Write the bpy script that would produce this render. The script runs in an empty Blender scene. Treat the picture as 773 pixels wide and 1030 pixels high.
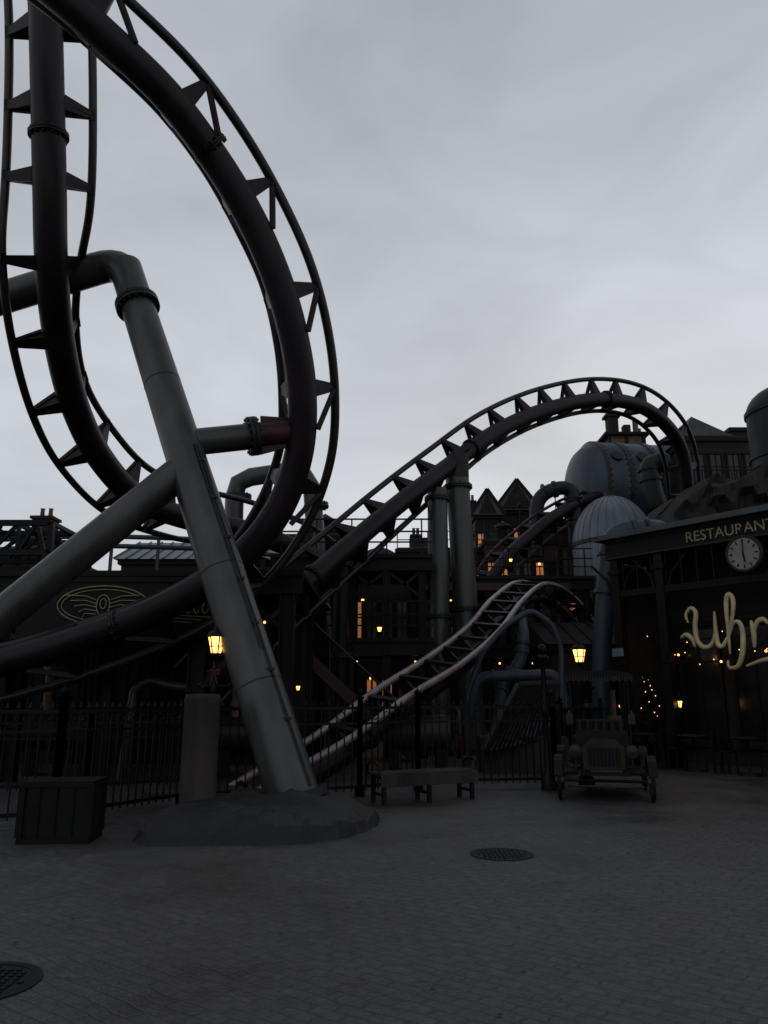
import bpy, bmesh, math, random
from mathutils import Vector, Matrix, noise
random.seed(7)
F=773.0; TH=math.atan(185/773); CT=math.cos(TH); ST=math.sin(TH)
CAM=Vector((0,0,1.6))
def sv(px,py,Y):
    u=(px-386.5)/F; v=(515-py)/F
    dy=CT-v*ST; dz=ST+v*CT; k=Y/dy
    return Vector((u*k,Y,1.6+dz*k))
def proj(p):
    d=p-CAM; zc=d.y*CT+d.z*ST; yc=-d.y*ST+d.z*CT
    return (386.5+F*d.x/zc, 515-F*yc/zc)
V=Vector
# ---------------------------------------------------------------- materials
def mat(name, base, rough=.5, metal=0, var=.35, scale=2.5, bump=.15, bscale=30, spec=.2, streak=False):
    m=bpy.data.materials.new(name); m.use_nodes=True
    nt=m.node_tree; N=nt.nodes; L=nt.links
    b=N['Principled BSDF']
    tc=N.new('ShaderNodeTexCoord')
    mp=N.new('ShaderNodeMapping'); L.new(tc.outputs['Object'],mp.inputs[0])
    if streak: mp.inputs['Scale'].default_value=(1,1,.18)
    n=N.new('ShaderNodeTexNoise'); n.inputs['Scale'].default_value=scale; n.inputs['Detail'].default_value=8; n.inputs['Roughness'].default_value=.65
    L.new(mp.outputs[0],n.inputs['Vector'])
    r=N.new('ShaderNodeValToRGB'); r.color_ramp.elements[0].position=.3; r.color_ramp.elements[1].position=.7
    r.color_ramp.elements[0].color=(*[c*(1-var) for c in base],1); r.color_ramp.elements[1].color=(*[min(1,c*(1+var)) for c in base],1)
    L.new(n.outputs['Fac'],r.inputs[0]); L.new(r.outputs[0],b.inputs['Base Color'])
    mr=N.new('ShaderNodeMapRange'); mr.inputs['To Min'].default_value=max(.05,rough-.15); mr.inputs['To Max'].default_value=min(1,rough+.2)
    L.new(n.outputs['Fac'],mr.inputs['Value']); L.new(mr.outputs[0],b.inputs['Roughness'])
    b.inputs['Metallic'].default_value=metal; b.inputs['Specular IOR Level'].default_value=spec
    if bump:
        n2=N.new('ShaderNodeTexNoise'); n2.inputs['Scale'].default_value=bscale; n2.inputs['Detail'].default_value=4
        L.new(tc.outputs['Object'],n2.inputs['Vector'])
        bp=N.new('ShaderNodeBump'); bp.inputs['Strength'].default_value=bump; bp.inputs['Distance'].default_value=.01
        L.new(n2.outputs['Fac'],bp.inputs['Height']); L.new(bp.outputs[0],b.inputs['Normal'])
    return m
def emis(name,col,strength):
    m=bpy.data.materials.new(name); m.use_nodes=True; nt=m.node_tree
    b=nt.nodes['Principled BSDF']; b.inputs['Base Color'].default_value=(*col,1)
    tc=nt.nodes.new('ShaderNodeTexCoord'); n=nt.nodes.new('ShaderNodeTexNoise'); n.inputs['Scale'].default_value=6
    nt.links.new(tc.outputs['Object'],n.inputs['Vector'])
    mr=nt.nodes.new('ShaderNodeMapRange'); mr.inputs['To Min'].default_value=strength*.5; mr.inputs['To Max'].default_value=strength*1.5
    nt.links.new(n.outputs['Fac'],mr.inputs['Value'])
    b.inputs['Emission Color'].default_value=(*col,1); nt.links.new(mr.outputs[0],b.inputs['Emission Strength'])
    return m
def brickmat(name,c1,c2,mortar,bw=.24,bh=.08,ms=.012,rough=.8,rot=0,axis='wall',bump=.6,wet=False):
    m=bpy.data.materials.new(name); m.use_nodes=True; nt=m.node_tree; N=nt.nodes; L=nt.links
    b=N['Principled BSDF']; tc=N.new('ShaderNodeTexCoord'); mp=N.new('ShaderNodeMapping')
    b.inputs['Specular IOR Level'].default_value=.5 if wet else .15
    L.new(tc.outputs['Object'],mp.inputs[0])
    mp.inputs['Rotation'].default_value=(math.radians(90),0,0) if axis=='wall' else (0,0,rot)
    br=N.new('ShaderNodeTexBrick'); br.inputs['Scale'].default_value=1
    br.inputs['Brick Width'].default_value=bw; br.inputs['Row Height'].default_value=bh; br.inputs['Mortar Size'].default_value=ms; br.inputs['Mortar Smooth'].default_value=.5
    br.inputs['Color1'].default_value=(*c1,1); br.inputs['Color2'].default_value=(*c2,1); br.inputs['Mortar'].default_value=(*mortar,1)
    n0=N.new('ShaderNodeTexNoise'); n0.inputs['Scale'].default_value=2.3; n0.inputs['Detail'].default_value=4; L.new(tc.outputs['Object'],n0.inputs['Vector'])
    ad=N.new('ShaderNodeMixRGB'); ad.blend_type='ADD'; ad.inputs[0].default_value=.11 if wet else .03
    L.new(mp.outputs[0],ad.inputs[1]); L.new(n0.outputs['Color'],ad.inputs[2]); L.new(ad.outputs[0],br.inputs['Vector'])
    n=N.new('ShaderNodeTexNoise'); n.inputs['Scale'].default_value=.45; n.inputs['Detail'].default_value=9; n.inputs['Roughness'].default_value=.7; L.new(tc.outputs['Object'],n.inputs['Vector'])
    r=N.new('ShaderNodeValToRGB'); r.color_ramp.elements[0].position=.33; r.color_ramp.elements[1].position=.68
    r.color_ramp.elements[0].color=(.4,.4,.4,1); r.color_ramp.elements[1].color=(1.3,1.3,1.3,1); L.new(n.outputs['Fac'],r.inputs[0])
    mx=N.new('ShaderNodeMixRGB'); mx.blend_type='MULTIPLY'; mx.inputs[0].default_value=1
    L.new(br.outputs['Color'],mx.inputs[1]); L.new(r.outputs[0],mx.inputs[2])
    n4=N.new('ShaderNodeTexNoise'); n4.inputs['Scale'].default_value=11; n4.inputs['Detail'].default_value=12; n4.inputs['Roughness'].default_value=.8; L.new(tc.outputs['Object'],n4.inputs['Vector'])
    r4=N.new('ShaderNodeMapRange'); r4.inputs['From Min'].default_value=.3; r4.inputs['From Max'].default_value=.7; r4.inputs['To Min'].default_value=.15; r4.inputs['To Max'].default_value=1.85; L.new(n4.outputs['Fac'],r4.inputs['Value'])
    mx2=N.new('ShaderNodeMixRGB'); mx2.blend_type='MULTIPLY'; mx2.inputs[0].default_value=1
    L.new(mx.outputs[0],mx2.inputs[1]); L.new(r4.outputs[0],mx2.inputs[2])
    L.new(mx2.outputs[0],b.inputs['Base Color'])
    mr=N.new('ShaderNodeMapRange'); mr.inputs['From Min'].default_value=.35; mr.inputs['From Max'].default_value=.65
    mr.inputs['To Min'].default_value=rough-(.28 if wet else .1); mr.inputs['To Max'].default_value=min(1,rough+.1); L.new(n.outputs['Fac'],mr.inputs['Value']); L.new(mr.outputs[0],b.inputs['Roughness'])
    n3=N.new('ShaderNodeTexNoise'); n3.inputs['Scale'].default_value=38; n3.inputs['Detail'].default_value=5; L.new(tc.outputs['Object'],n3.inputs['Vector'])
    ma=N.new('ShaderNodeMath'); ma.operation='MULTIPLY_ADD'; ma.inputs[1].default_value=-.7; L.new(br.outputs['Fac'],ma.inputs[0]); L.new(n3.outputs['Fac'],ma.inputs[2])
    bp=N.new('ShaderNodeBump'); bp.inputs['Strength'].default_value=bump; bp.inputs['Distance'].default_value=.014
    L.new(ma.outputs[0],bp.inputs['Height']); L.new(bp.outputs[0],b.inputs['Normal'])
    return m
M={}
M['spine']=mat('maroon_track_paint',(.0085,.005,.0065),.42,var=.5,scale=1.5,bump=.06,spec=.18)
M['rail']=mat('dark_rail_steel',(.011,.009,.010),.36,.1,var=.4,bump=.05,spec=.3)
M['railpink']=mat('lit_mauve_rail',(.19,.145,.16),.3,.3,var=.4,bump=.05,spec=.5)  # mauve rails; light falling on the low track is put into this paler colour
M['maroon']=mat('maroon_paint',(.030,.009,.013),.4,var=.45)
M['grey']=mat('weathered_grey_steel',(.030,.030,.029),.36,.05,var=.6,scale=2.2,bump=.15,streak=True,spec=.4)
M['greyd']=mat('dark_grey_steel',(.013,.0135,.0145),.45,.05,var=.5,streak=True)
M['black']=mat('black_iron',(.004,.004,.0045),.45,.05,var=.4,spec=.13)
M['blackp']=mat('black_painted_board',(.005,.005,.005),.5,var=.4,spec=.13)
M['gold']=mat('aged_gold',(.40,.33,.19),.5,.1,var=.35)
M['goldd']=mat('dim_gold',(.24,.205,.125),.5,.1,var=.4)
M['concrete']=mat('stained_concrete',(.024,.020,.018),.8,var=.55,scale=3,bump=.5,bscale=15,streak=True)
M['mound']=mat('dark_wet_stone',(.011,.011,.011),.6,var=.5,scale=4,bump=1,bscale=12,spec=.25)
M['rock']=mat('brown_rock',(.022,.018,.016),.85,var=.6,scale=1.6,bump=1,bscale=5,spec=.12)
M['tank']=mat('blue_grey_tank_paint',(.030,.040,.053),.42,.1,var=.45,scale=1.2,streak=True)
M['dome']=mat('pale_zinc',(.105,.125,.14),.42,.1,var=.4,scale=1.2,streak=True)
M['slate']=mat('slate_roof',(.045,.054,.060),.5,var=.45,scale=1.5,bump=.4)
M['brown']=mat('dark_render',(.017,.014,.0125),.8,var=.5,scale=1.2,bump=.4)
M['wood']=mat('dark_wood',(.007,.006,.0055),.6,var=.45,scale=5,spec=.15)
M['copper']=mat('old_copper',(.09,.055,.037),.5,.1,var=.5)
M['brick']=brickmat('dark_brick',(.028,.019,.017),(.018,.013,.012),(.022,.021,.02))
M['pave']=brickmat('brick_paving',(.042,.040,.039),(.031,.030,.030),(.020,.020,.020),.21,.105,.010,.60,math.radians(38),'floor',.8,True)
M['glass']=mat('dark_glass',(.004,.005,.006),.15,var=.2,bump=0,spec=.35)
M['white']=mat('white_plaster',(.24,.25,.26),.8,var=.3)
M['cream']=mat('clock_face_enamel',(.17,.165,.15),.4,var=.25)
M['red']=mat('red_ribbon',(.06,.009,.009),.5)
M['leather']=mat('worn_leather',(.012,.009,.008),.45,var=.4)
M['brass']=mat('dull_brass',(.022,.018,.011),.4,.3,var=.45)
M['rim']=mat('worn_wheel_paint',(.060,.055,.045),.45,.1,var=.4)
M['rubber']=mat('rubber',(.006,.006,.006),.7)
M['needle']=mat('fir_needles',(.007,.012,.007),.8,var=.5,scale=8)
M['lamp']=emis('lamp_glass_lit',(1,.42,.09),5)
M['warm']=emis('warm_bulb',(1,.42,.12),3)
M['dimwin']=emis('dim_lit_window',(1,.40,.13),.16)
# ---------------------------------------------------------------- builder
def frames(pts):
    n=len(pts); T=[]
    for i in range(n):
        a=pts[max(0,i-1)]; b=pts[min(n-1,i+1)]; t=(b-a)
        T.append(t.normalized() if t.length>1e-9 else V((0,0,1)))
    up=V((0,0,1)) if abs(T[0].z)<.9 else V((1,0,0))
    a=(up-T[0]*up.dot(T[0])).normalized(); A=[a]
    for i in range(1,n):
        a=A[-1]-T[i]*A[-1].dot(T[i])
        A.append(a.normalized())
    return T,A
class Obj:
    def __init__(s,name,origin=(0,0,0),rot=0,scale=1):
        s.name=name; s.o=V(origin); s.rot=rot; s.parts={}; s.extra=[]; s.c=None; s.sc=scale
    def P(s,part,m):
        s.c=s.parts.setdefault(part,dict(v=[],f=[],s=[],m=m)); return s
    def add(s,vs,fs,sm=False):
        c=s.c; o=len(c['v']); c['v']+= [tuple(x) for x in vs]
        for f in fs: c['f'].append(tuple(i+o for i in f)); c['s'].append(sm)
    def box(s,c,size,rz=0,R=None):
        c=V(c); h=[x/2 for x in size]
        R=R or Matrix.Rotation(rz,3,'Z')
        vs=[c+R@V((sx*h[0],sy*h[1],sz*h[2])) for sz in(-1,1) for sy in(-1,1) for sx in(-1,1)]
        s.add(vs,[(0,2,3,1),(4,5,7,6),(0,1,5,4),(2,6,7,3),(0,4,6,2),(1,3,7,5)]); return s
    def bb(s,x0,x1,y0,y1,z0,z1):
        return s.box(((x0+x1)/2,(y0+y1)/2,(z0+z1)/2),(x1-x0,y1-y0,z1-z0))
    def beam(s,p,q,w,h,up=(0,0,1)):
        p=V(p);q=V(q);t=(q-p); l=t.length; t.normalize(); up=V(up)
        if abs(t.dot(up))>.95: up=V((0,1,0)) if abs(t.y)<.9 else V((1,0,0))
        x=t.cross(up).normalized(); z=x.cross(t)
        R=Matrix((x,t,z)).transposed()
        return s.box((p+q)/2,(w,l,h),R=R)
    def tube(s,pts,r,n=10,caps=True):
        pts=[V(p) for p in pts]; T,A=frames(pts); vs=[];fs=[]
        for i,p in enumerate(pts):
            rr=r[i] if isinstance(r,(list,tuple)) else r
            B=T[i].cross(A[i])
            for k in range(n):
                a=2*math.pi*k/n; vs.append(p+A[i]*math.cos(a)*rr+B*math.sin(a)*rr)
        for i in range(len(pts)-1):
            for k in range(n):
                k2=(k+1)%n; fs.append((i*n+k,i*n+k2,(i+1)*n+k2,(i+1)*n+k))
        s.add(vs,fs,True)
        if caps:
            s.add(vs[:n],[tuple(range(n-1,-1,-1))]); s.add(vs[-n:],[tuple(range(n))])
        return s
    def cyl(s,p,q,r,r2=None,n=20):
        return s.tube([p,q],[r,r if r2 is None else r2],n)
    def lathe(s,c,prof,n=20,sm=True,R=None):
        c=V(c); vs=[];fs=[]
        for (r,z) in prof:
            for k in range(n):
                a=2*math.pi*k/n; q=V((r*math.cos(a),r*math.sin(a),z)); vs.append(c+(R@q if R else q))
        for i in range(len(prof)-1):
            for k in range(n):
                k2=(k+1)%n; fs.append((i*n+k,i*n+k2,(i+1)*n+k2,(i+1)*n+k))
        s.add(vs,fs,sm); return s
    def sphere(s,c,r,n=12,sz=1):
        return s.lathe(c,[(max(1e-4,r*math.sin(math.pi*i/8)),-r*sz*math.cos(math.pi*i/8)) for i in range(9)],n)
    def prism(s,poly,ex):
        ex=V(ex); poly=[V(p) for p in poly]; n=len(poly)
        vs=poly+[p+ex for p in poly]
        fs=[tuple(range(n)),tuple(range(2*n-1,n-1,-1))]+[(i,i+n,(i+1)%n+n,(i+1)%n) for i in range(n)]
        s.add(vs,fs); return s
    def torus(s,c,R,r,axis='y',n=32,m=8,a0=0,a1=2*math.pi):
        pts=[]
        for i in range(n+1):
            a=a0+(a1-a0)*i/n
            d={'y':V((math.cos(a),0,math.sin(a))),'x':V((0,math.cos(a),math.sin(a))),'z':V((math.cos(a),math.sin(a),0))}[axis]
            pts.append(V(c)+d*R)
        return s.tube(pts,r,m,False)
    def text(s,body,loc,size,m,rot=(math.radians(90),0,0),ext=.012,name='lettering',align='LEFT'):
        s.extra.append((body,loc,size,m,rot,ext,name,align)); return s
    def light(s,loc,e,r=.06,col=(1,.5,.18)):
        s.extra.append(('__L',loc,e,r,col)); return s
    def finish(s):
        e=bpy.data.objects.new(s.name,None); bpy.context.collection.objects.link(e)
        e.location=s.o; e.rotation_euler=(0,0,s.rot); e.scale=(s.sc,)*3; e.empty_display_size=.3
        for k,c in s.parts.items():
            if not c['v']: continue
            me=bpy.data.meshes.new(k); me.from_pydata(c['v'],[],c['f']); me.materials.append(c['m'])
            me.polygons.foreach_set('use_smooth',c['s']); me.update()
            bm=bmesh.new(); bm.from_mesh(me); bmesh.ops.recalc_face_normals(bm,faces=bm.faces); bm.to_mesh(me); bm.free()
            o=bpy.data.objects.new(k,me); bpy.context.collection.objects.link(o); o.parent=e
        for x in s.extra:
            if x[0]=='__L':
                l=bpy.data.lights.new('bulb_light','POINT'); l.energy=x[2]; l.shadow_soft_size=x[3]; l.color=x[4]
                o=bpy.data.objects.new('bulb_light',l); o.location=x[1]
            else:
                cu=bpy.data.curves.new(x[6],'FONT'); cu.body=x[0]; cu.size=x[2]; cu.extrude=x[5]; cu.align_x=x[7]; cu.materials.append(x[3])
                o=bpy.data.objects.new(x[6],cu); o.location=x[1]; o.rotation_euler=x[4]
            bpy.context.collection.objects.link(o); o.parent=e
        return e
def crom(P,seg):
    out=[]; idx=[]
    for i in range(len(P)-1):
        p0=P[max(0,i-1)];p1=P[i];p2=P[i+1];p3=P[min(len(P)-1,i+2)]
        idx.append(len(out))
        for k in range(seg):
            t=k/seg
            out.append(.5*((2*p1)+(p2-p0)*t+(2*p0-5*p1+4*p2-p3)*t*t+(3*p1-p0-3*p2+p3)*t**3))
    idx.append(len(out)); out.append(P[-1]); return out,idx
# ---------------------------------------------------------------- roller coaster track
def bolted(o,c,ax,r,t=.07,nb=14):
    ax=ax.normalized(); o.cyl(c-ax*t,c-ax*.008,r,n=28); o.cyl(c+ax*.008,c+ax*t,r,n=28)
    u=ax.orthogonal().normalized(); w=ax.cross(u)
    for k in range(nb):
        a=2*math.pi*k/nb; q=c+(u*math.cos(a)+w*math.sin(a))*r*.88
        o.cyl(q-ax*(t+.04),q+ax*(t+.04),.028,n=6)
def track(name,st,sr=.3,rr=.075,seg=14,tie=1.15,railm='rail',GA=1.4,OFF=.62,stiff=20,spm='spine',diag=False,tw=.12):
    S=[sv(a[0],a[1],a[2]) for a in st]
    pts,idx=crom(S,seg); T,A=frames(pts)
    NA=72; best=None
    def rails(i,phi,sg):
        t=T[i];a=A[i];b=t.cross(a); n=a*math.cos(phi)+b*math.sin(phi); B=t.cross(n)*sg
        return pts[i]+n*OFF-B*GA/2, pts[i]+n*OFF+B*GA/2
    for sg in (1,-1):
        cost=[];back=[]
        for j,sta in enumerate(st):
            e=[]
            for k in range(NA):
                L,R=rails(idx[j],2*math.pi*k/NA,sg); c=0
                for tgt,q in ((sta[3] if len(sta)>3 else None,L),(sta[4] if len(sta)>4 else None,R)):
                    if tgt:
                        x,y=proj(q); c+=(x-tgt[0])**2+(y-tgt[1])**2
                e.append(c)
            if j==0: cost=e; back.append(None)
            else:
                nc=[];bk=[]
                for k in range(NA):
                    bb_=None
                    for m_ in range(NA):
                        d=abs(k-m_); d=min(d,NA-d); c=cost[m_]+(d*5/10)**2*stiff
                        if bb_ is None or c<bb_[0]: bb_=(c,m_)
                    nc.append(e[k]+bb_[0]); bk.append(bb_[1])
                cost=nc; back.append(bk)
        mk=min(range(NA),key=lambda k:cost[k])
        if best is None or cost[mk]<best[0]:
            seq=[mk]
            for j in range(len(st)-1,0,-1): seq.append(back[j][seq[-1]])
            best=(cost[mk],sg,seq[::-1])
    _,sg,seq=best
    ph=[seq[0]*2*math.pi/NA]
    for k in seq[1:]:
        a=k*2*math.pi/NA
        while a-ph[-1]>math.pi: a-=2*math.pi
        while a-ph[-1]<-math.pi: a+=2*math.pi
        ph.append(a)
    phv,_=crom([V((a,0,0)) for a in ph],seg)
    Lp=[];Rp=[]
    for i in range(len(pts)):
        L,R=rails(i,phv[i].x,sg); Lp.append(L);Rp.append(R)
    o=Obj(name)
    o.P('spine_tube',M[spm]).tube(pts,sr,28)
    o.P('running_rails',M[railm]).tube(Lp,rr,12); o.tube(Rp,rr,12)
    acc=tie*.5;cnt=0
    for i in range(1,len(pts)-1):
        acc+=(pts[i]-pts[i-1]).length
        if acc>=tie:
            acc-=tie; cnt+=1; t=T[i]; L=Lp[i];R=Rp[i]; c=pts[i]; mid=(L+R)/2; n=(mid-c).normalized()
            lat=(R-L).normalized()
            o.P('cross_ties',M[spm])
            for Q,sd in((L,-1),(R,1)):
                th=.035
                b0=c+lat*sd*sr*.95-n*sr*.05; b1=c+n*sr*.9
                q0=Q-n*.05; q1=Q-lat*sd*.14
                o.prism([b0-t*th,q0+lat*sd*.02-t*th,q1-t*th,b1-t*th],t*th*2)
                vs=[b0-t*tw,b0+t*tw,q0+t*.075,q0-t*.075]
                o.prism(vs,(q0-b0).cross(t).normalized()*.03)
                if diag:
                    o.beam(b0+t*.75,q0+t*.04,.09,.07,up=n)
                o.beam(Q-t*.12-n*.03,Q+t*.12-n*.03,rr*1.3,rr*1.3,up=n)
            o.beam(L+(R-L)*.05,R-(R-L)*.05,.11,.09,up=n)
            if cnt%6==3:
                bolted(o,c+t*tie*.45,t,sr+.06,.04)
    o.finish(); return pts,Lp,Rp
A_=track('roller_coaster_track',[
 (-60,-95,9.4),(43,-18,9.8,(31,0),(86,-60)),(110,40,10.3,(94,60),(150,-8)),(168,96,10.9,(150,114),(210,50)),
 (213,155,11.5,(196,170),(260,122)),(250,215,12,(235,228),(296,200)),(277,275,12.4,(262,283),(319,270)),
 (295,335,12.8,(281,340),(327,335)),(304,395,13.2,(291,398),(328,397)),(301,455,13.6,(290,450),(321,460)),
 (281,512,13.9,(270,503),(302,522)),(243,560,14.1,(236,552),(262,577)),(190,598,14.3,(186,590),None),(110,633,14.4),(0,667,14.4),(-120,690,14.2)],
 sr=.27,rr=.085,tie=1.75,GA=1.02,OFF=.52,stiff=8,diag=True,tw=.16)
B_=track('roller_coaster_track',[
 (38,-90,11.6),(45,0,11.8,(8,0),(97,5)),(48,100,12.1,(9,100),(94,100)),(50,190,12.5,(11,190),(87,190)),
 (52,270,13.2,(16,270),(77,268)),(60,345,14.3,(26,352),(73,330)),(76,410,15.6,(47,422),(84,395)),
 (102,462,17,(80,474),None),(140,502,18.5,(122,516),None),(190,522,20,(183,536),None),(250,535,21.5),(310,560,22.5),(350,600,23)],
 sr=.30,rr=.08,tie=1.5,GA=1.5,OFF=.42,tw=.14)
C_=track('roller_coaster_track',[
 (200,690,17.2),(250,640,17.9),(300,594,18.7,(286,578),(312,607)),(350,550,19.8,(336,533),(363,564)),(400,508,21,(387,492),(412,523)),
 (450,470,22.5,(439,450),(458,484)),(500,434,24,(490,414),(506,446)),(550,412,25.5,(543,392),(553,421)),
 (600,402,27,(600,384),(598,409)),(640,407,28.3,(645,390),(632,413)),(668,425,29.3,(679,413),(655,431)),
 (686,453,30.2,(697,448),(674,458)),(692,497,31,(702,494),(682,500)),(690,545,32)],sr=.27,rr=.085,tie=1.3,GA=1.3,OFF=.48,tw=.16)
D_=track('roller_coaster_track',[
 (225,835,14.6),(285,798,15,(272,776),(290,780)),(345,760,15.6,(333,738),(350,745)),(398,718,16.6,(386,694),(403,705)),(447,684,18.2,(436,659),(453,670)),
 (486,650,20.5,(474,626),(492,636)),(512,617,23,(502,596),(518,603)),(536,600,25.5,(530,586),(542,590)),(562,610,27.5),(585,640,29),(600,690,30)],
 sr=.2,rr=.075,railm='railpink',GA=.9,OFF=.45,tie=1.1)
E_=track('roller_coaster_track',[
 (450,650,31),(484,600,33),(508,563,34,(498,556),(518,572)),(532,540,35,(522,531),(542,550)),(560,518,36,(552,508),(568,528)),(600,500,38),(650,500,41)],sr=.28,GA=1.3,OFF=.5,tie=1.3,railm='maroon')
# ---------------------------------------------------------------- large supports
o=Obj('leaning_steel_support_column')
top=sv(124,262,14.0); base=sv(298,822,11.4); base.z=.12
ax=(base-top).normalized()
o.P('main_leg',M['grey']).tube([top+ax*.2,base],[.32,.37],40)
armL=sv(-160,350,14.4)
o.P('upper_arm',M['grey'])
pts=[armL,top+(armL-top).normalized()*.55]
for k in range(1,6):
    t=k/6; a=top+(armL-top).normalized()*.55; b=top+ax*.55
    pts.append((1-t)**2*a+2*(1-t)*t*(top)+t*t*b)
pts.append(top+ax*.55)
o.tube(pts,.32,32)
o.P('flanges',M['greyd'])
bolted(o,top+ax*1.3,ax,.42,.08,18)
o.P('base_plate',M['mound']).cyl(base-ax*.06,base+ax*0.05,.48,n=32)
L_=(base-top).length
u0=(V((.75,-.65,0))-ax*V((.75,-.65,0)).dot(ax)).normalized()
o.P('conduit',M['greyd'])
for sd,f0,f1 in((0,.45,.99),(.05,.45,.8)):
    q=ax.cross(u0).normalized()*sd
    o.tube([top+ax*L_*f0+u0*.365+q,top+ax*L_*f1+u0*.395+q],.016,6)
for k in range(7): c=top+ax*L_*(.48+.07*k)+u0*.36; o.box(c,(.1,.1,.04))
o.P('weld_seams',M['greyd'])
for f in (.3,.66,.84):
    c=top+ax*L_*f; o.cyl(c-ax*.010,c+ax*.010,.324+.05*f,n=32)
def legpt(py):
    lo,hi=0,1
    for _ in range(40):
        m=(lo+hi)/2
        if proj(top+ax*L_*m)[1]<py: lo=m
        else: hi=m
    return top+ax*L_*lo
j=legpt(468); st0=sv(-150,742,11.6)
o.P('diagonal_strut',M['grey']).tube([st0,j+(st0-j).normalized()*.2],.285,32)
j2=legpt(446); tr=sv(300,434,13.55); d=(tr-j2).normalized()
o.P('cross_arm',M['grey']).tube([j2,j2+(tr-j2)*.6],.24,28)
o.P('cross_arm_head',M['maroon']).tube([j2+(tr-j2)*.6,tr],.22,28)
o.P('flanges',M['greyd']); bolted(o,j2+(tr-j2)*.6,d,.36,.07,16)
o.P('saddle',M['maroon'])
for dz in(.3,-.3): o.beam(j2+(tr-j2)*.66+V((0,0,dz)),tr+V((0,0,dz*.6)),.06,.14)
o.finish()
def vcol(name,px,pyt,Y,r,m='greyd',lean=0,flanges=True):
    t=sv(px,pyt,Y); o=Obj(name,(t.x+lean,t.y,0))
    o.P('shaft',M[m]).cyl((0,0,0),(-lean,0,t.z),r,n=28)
    o.P('flanges',M['greyd'])
    if flanges:
        ax=V((-lean,0,t.z)).normalized()
        for f in (.5,.96): bolted(o,V((-lean*f,0,t.z*f)),ax,r+.09,.05,14)
        bolted(o,V((0,0,.06)),ax,r+.14,.05,12)
    return o,t
o,t=vcol('steel_support_column',440,492,22.3,.30,'grey'); o.finish()
o,t=vcol('steel_support_column',460,480,22.8,.36,'grey',lean=.35)
c=V((-.35,0,t.z)); o.P('saddle_head',M['greyd']).cyl(c,c+V((.1,-.15,.75)),.37,.26,24); o.beam(c+V((-.2,-.15,.6)),c+V((.35,-.15,.95)),.3,.2); o.finish()
o,t=vcol('steel_support_column',344,560,20.3,.22,'black'); o.finish()
o=Obj('portal_support_frame')
a=sv(236,600,24);a.z=0; p=[a,sv(236,500,24),sv(240,486,24),sv(252,480,24),sv(290,474,24.5),sv(305,476,24.5),sv(314,490,24.5),sv(336,620,24.5)]
p[-1].z=0
o.P('tube',M['grey']).tube(p,.3,20)
bolted(o.P('flanges',M['greyd']),sv(240,500,24),V((0,0,1)),.42); bolted(o,sv(318,510,24.5),V((.2,0,-1)),.42); o.finish()
# ---------------------------------------------------------------- ground
me=bpy.data.meshes.new('ground'); me.from_pydata([(-300,-60,0),(300,-60,0),(300,600,0),(-300,600,0)],[],[(0,1,2,3)]); me.materials.append(M['pave'])
g=bpy.data.objects.new('ground',me); bpy.context.collection.objects.link(g)
def ringmound(name,cx,cy,outline,h,m):
    o=Obj(name); n=len(outline); rings=[(1.03,-.02),(1.0,.06),(.97,.14),(.9,h*.7),(.8,h*.95),(.6,h*1.1),(.45,h*1.2),(.3,h*1.2),(.001,h*1.25)]
    vs=[];fs=[]; N_=110
    for ri,(s,z) in enumerate(rings):
        for k in range(N_):
            f=k/N_*n; i=int(f); t=f-i
            p0=V(outline[(i-1)%n]);p1=V(outline[i%n]);p2=V(outline[(i+1)%n]);p3=V(outline[(i+2)%n])
            q=.5*((2*p1)+(p2-p0)*t+(2*p0-5*p1+4*p2-p3)*t*t+(3*p1-p0-3*p2+p3)*t**3)
            x=cx+(q.x-cx)*s;y=cy+(q.y-cy)*s
            jit=noise.noise(V((x*5,y*5,9)))*.05
            nz=(noise.noise(V((x*2.5,y*2.5,z*4)))*.11+noise.noise(V((x*9,y*9,1)))*.04)*(1 if ri>0 else 0)
            vs.append((x+jit,y+jit,max(z,-.02)+nz))
    for i in range(len(rings)-1):
        for k in range(N_): fs.append((i*N_+k,i*N_+(k+1)%N_,(i+1)*N_+(k+1)%N_,(i+1)*N_+k))
    o.P('stone',m).add(vs,fs,False); o.finish()
ringmound('column_footing_mound',-1.5,10.6,[(-2.7,9.15),(-1.9,9.1),(-1.0,9.15),(-.30,9.8),(-.1,10.9),(-.6,11.9),(-1.8,12.2),(-2.7,11.6),(-2.9,10.2)],.24,M['mound'])
o=Obj('concrete_bollard_column',(-2.5,10.9,0))
o.P('shaft',M['concrete']).lathe((0,0,0),[(.29,0),(.29,.12),(.245,.16),(.24,1.5),(.25,1.56),(.23,1.62),(.001,1.63)],28)
o.finish()
def manhole(c,r):
    o=Obj('manhole_cover',c); o.P('rim',M['black']).lathe((0,0,0),[(r+.05,.001),(r+.05,.008),(r,.008),(r,.004),(.001,.004)],40,False)
    o.P('plate',M['black'])
    for i in range(-5,6):
        for k in range(-5,6):
            if i*i+k*k<26: o.box((i*r/6,k*r/6,.008),(r/11,r/11,.006))
    o.finish()
p=sv(505,860,8.57); manhole((p.x,8.57,0),.28)
manhole((-2.33,4.9,0),.30)
o=Obj('fallen_leaves'); o.P('leaves',M['rock'])
for i in range(500):
    x=random.uniform(-5,8);y=random.uniform(3.2,15); a=random.random()*6.28; s=random.uniform(.005,.02)
    o.add([(x+s*math.cos(a+q),y+s*.7*math.sin(a+q),.006+.006*random.random()) for q in(0,1.4,3.1,4.6)],[(0,1,2,3)])
o.finish()
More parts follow.
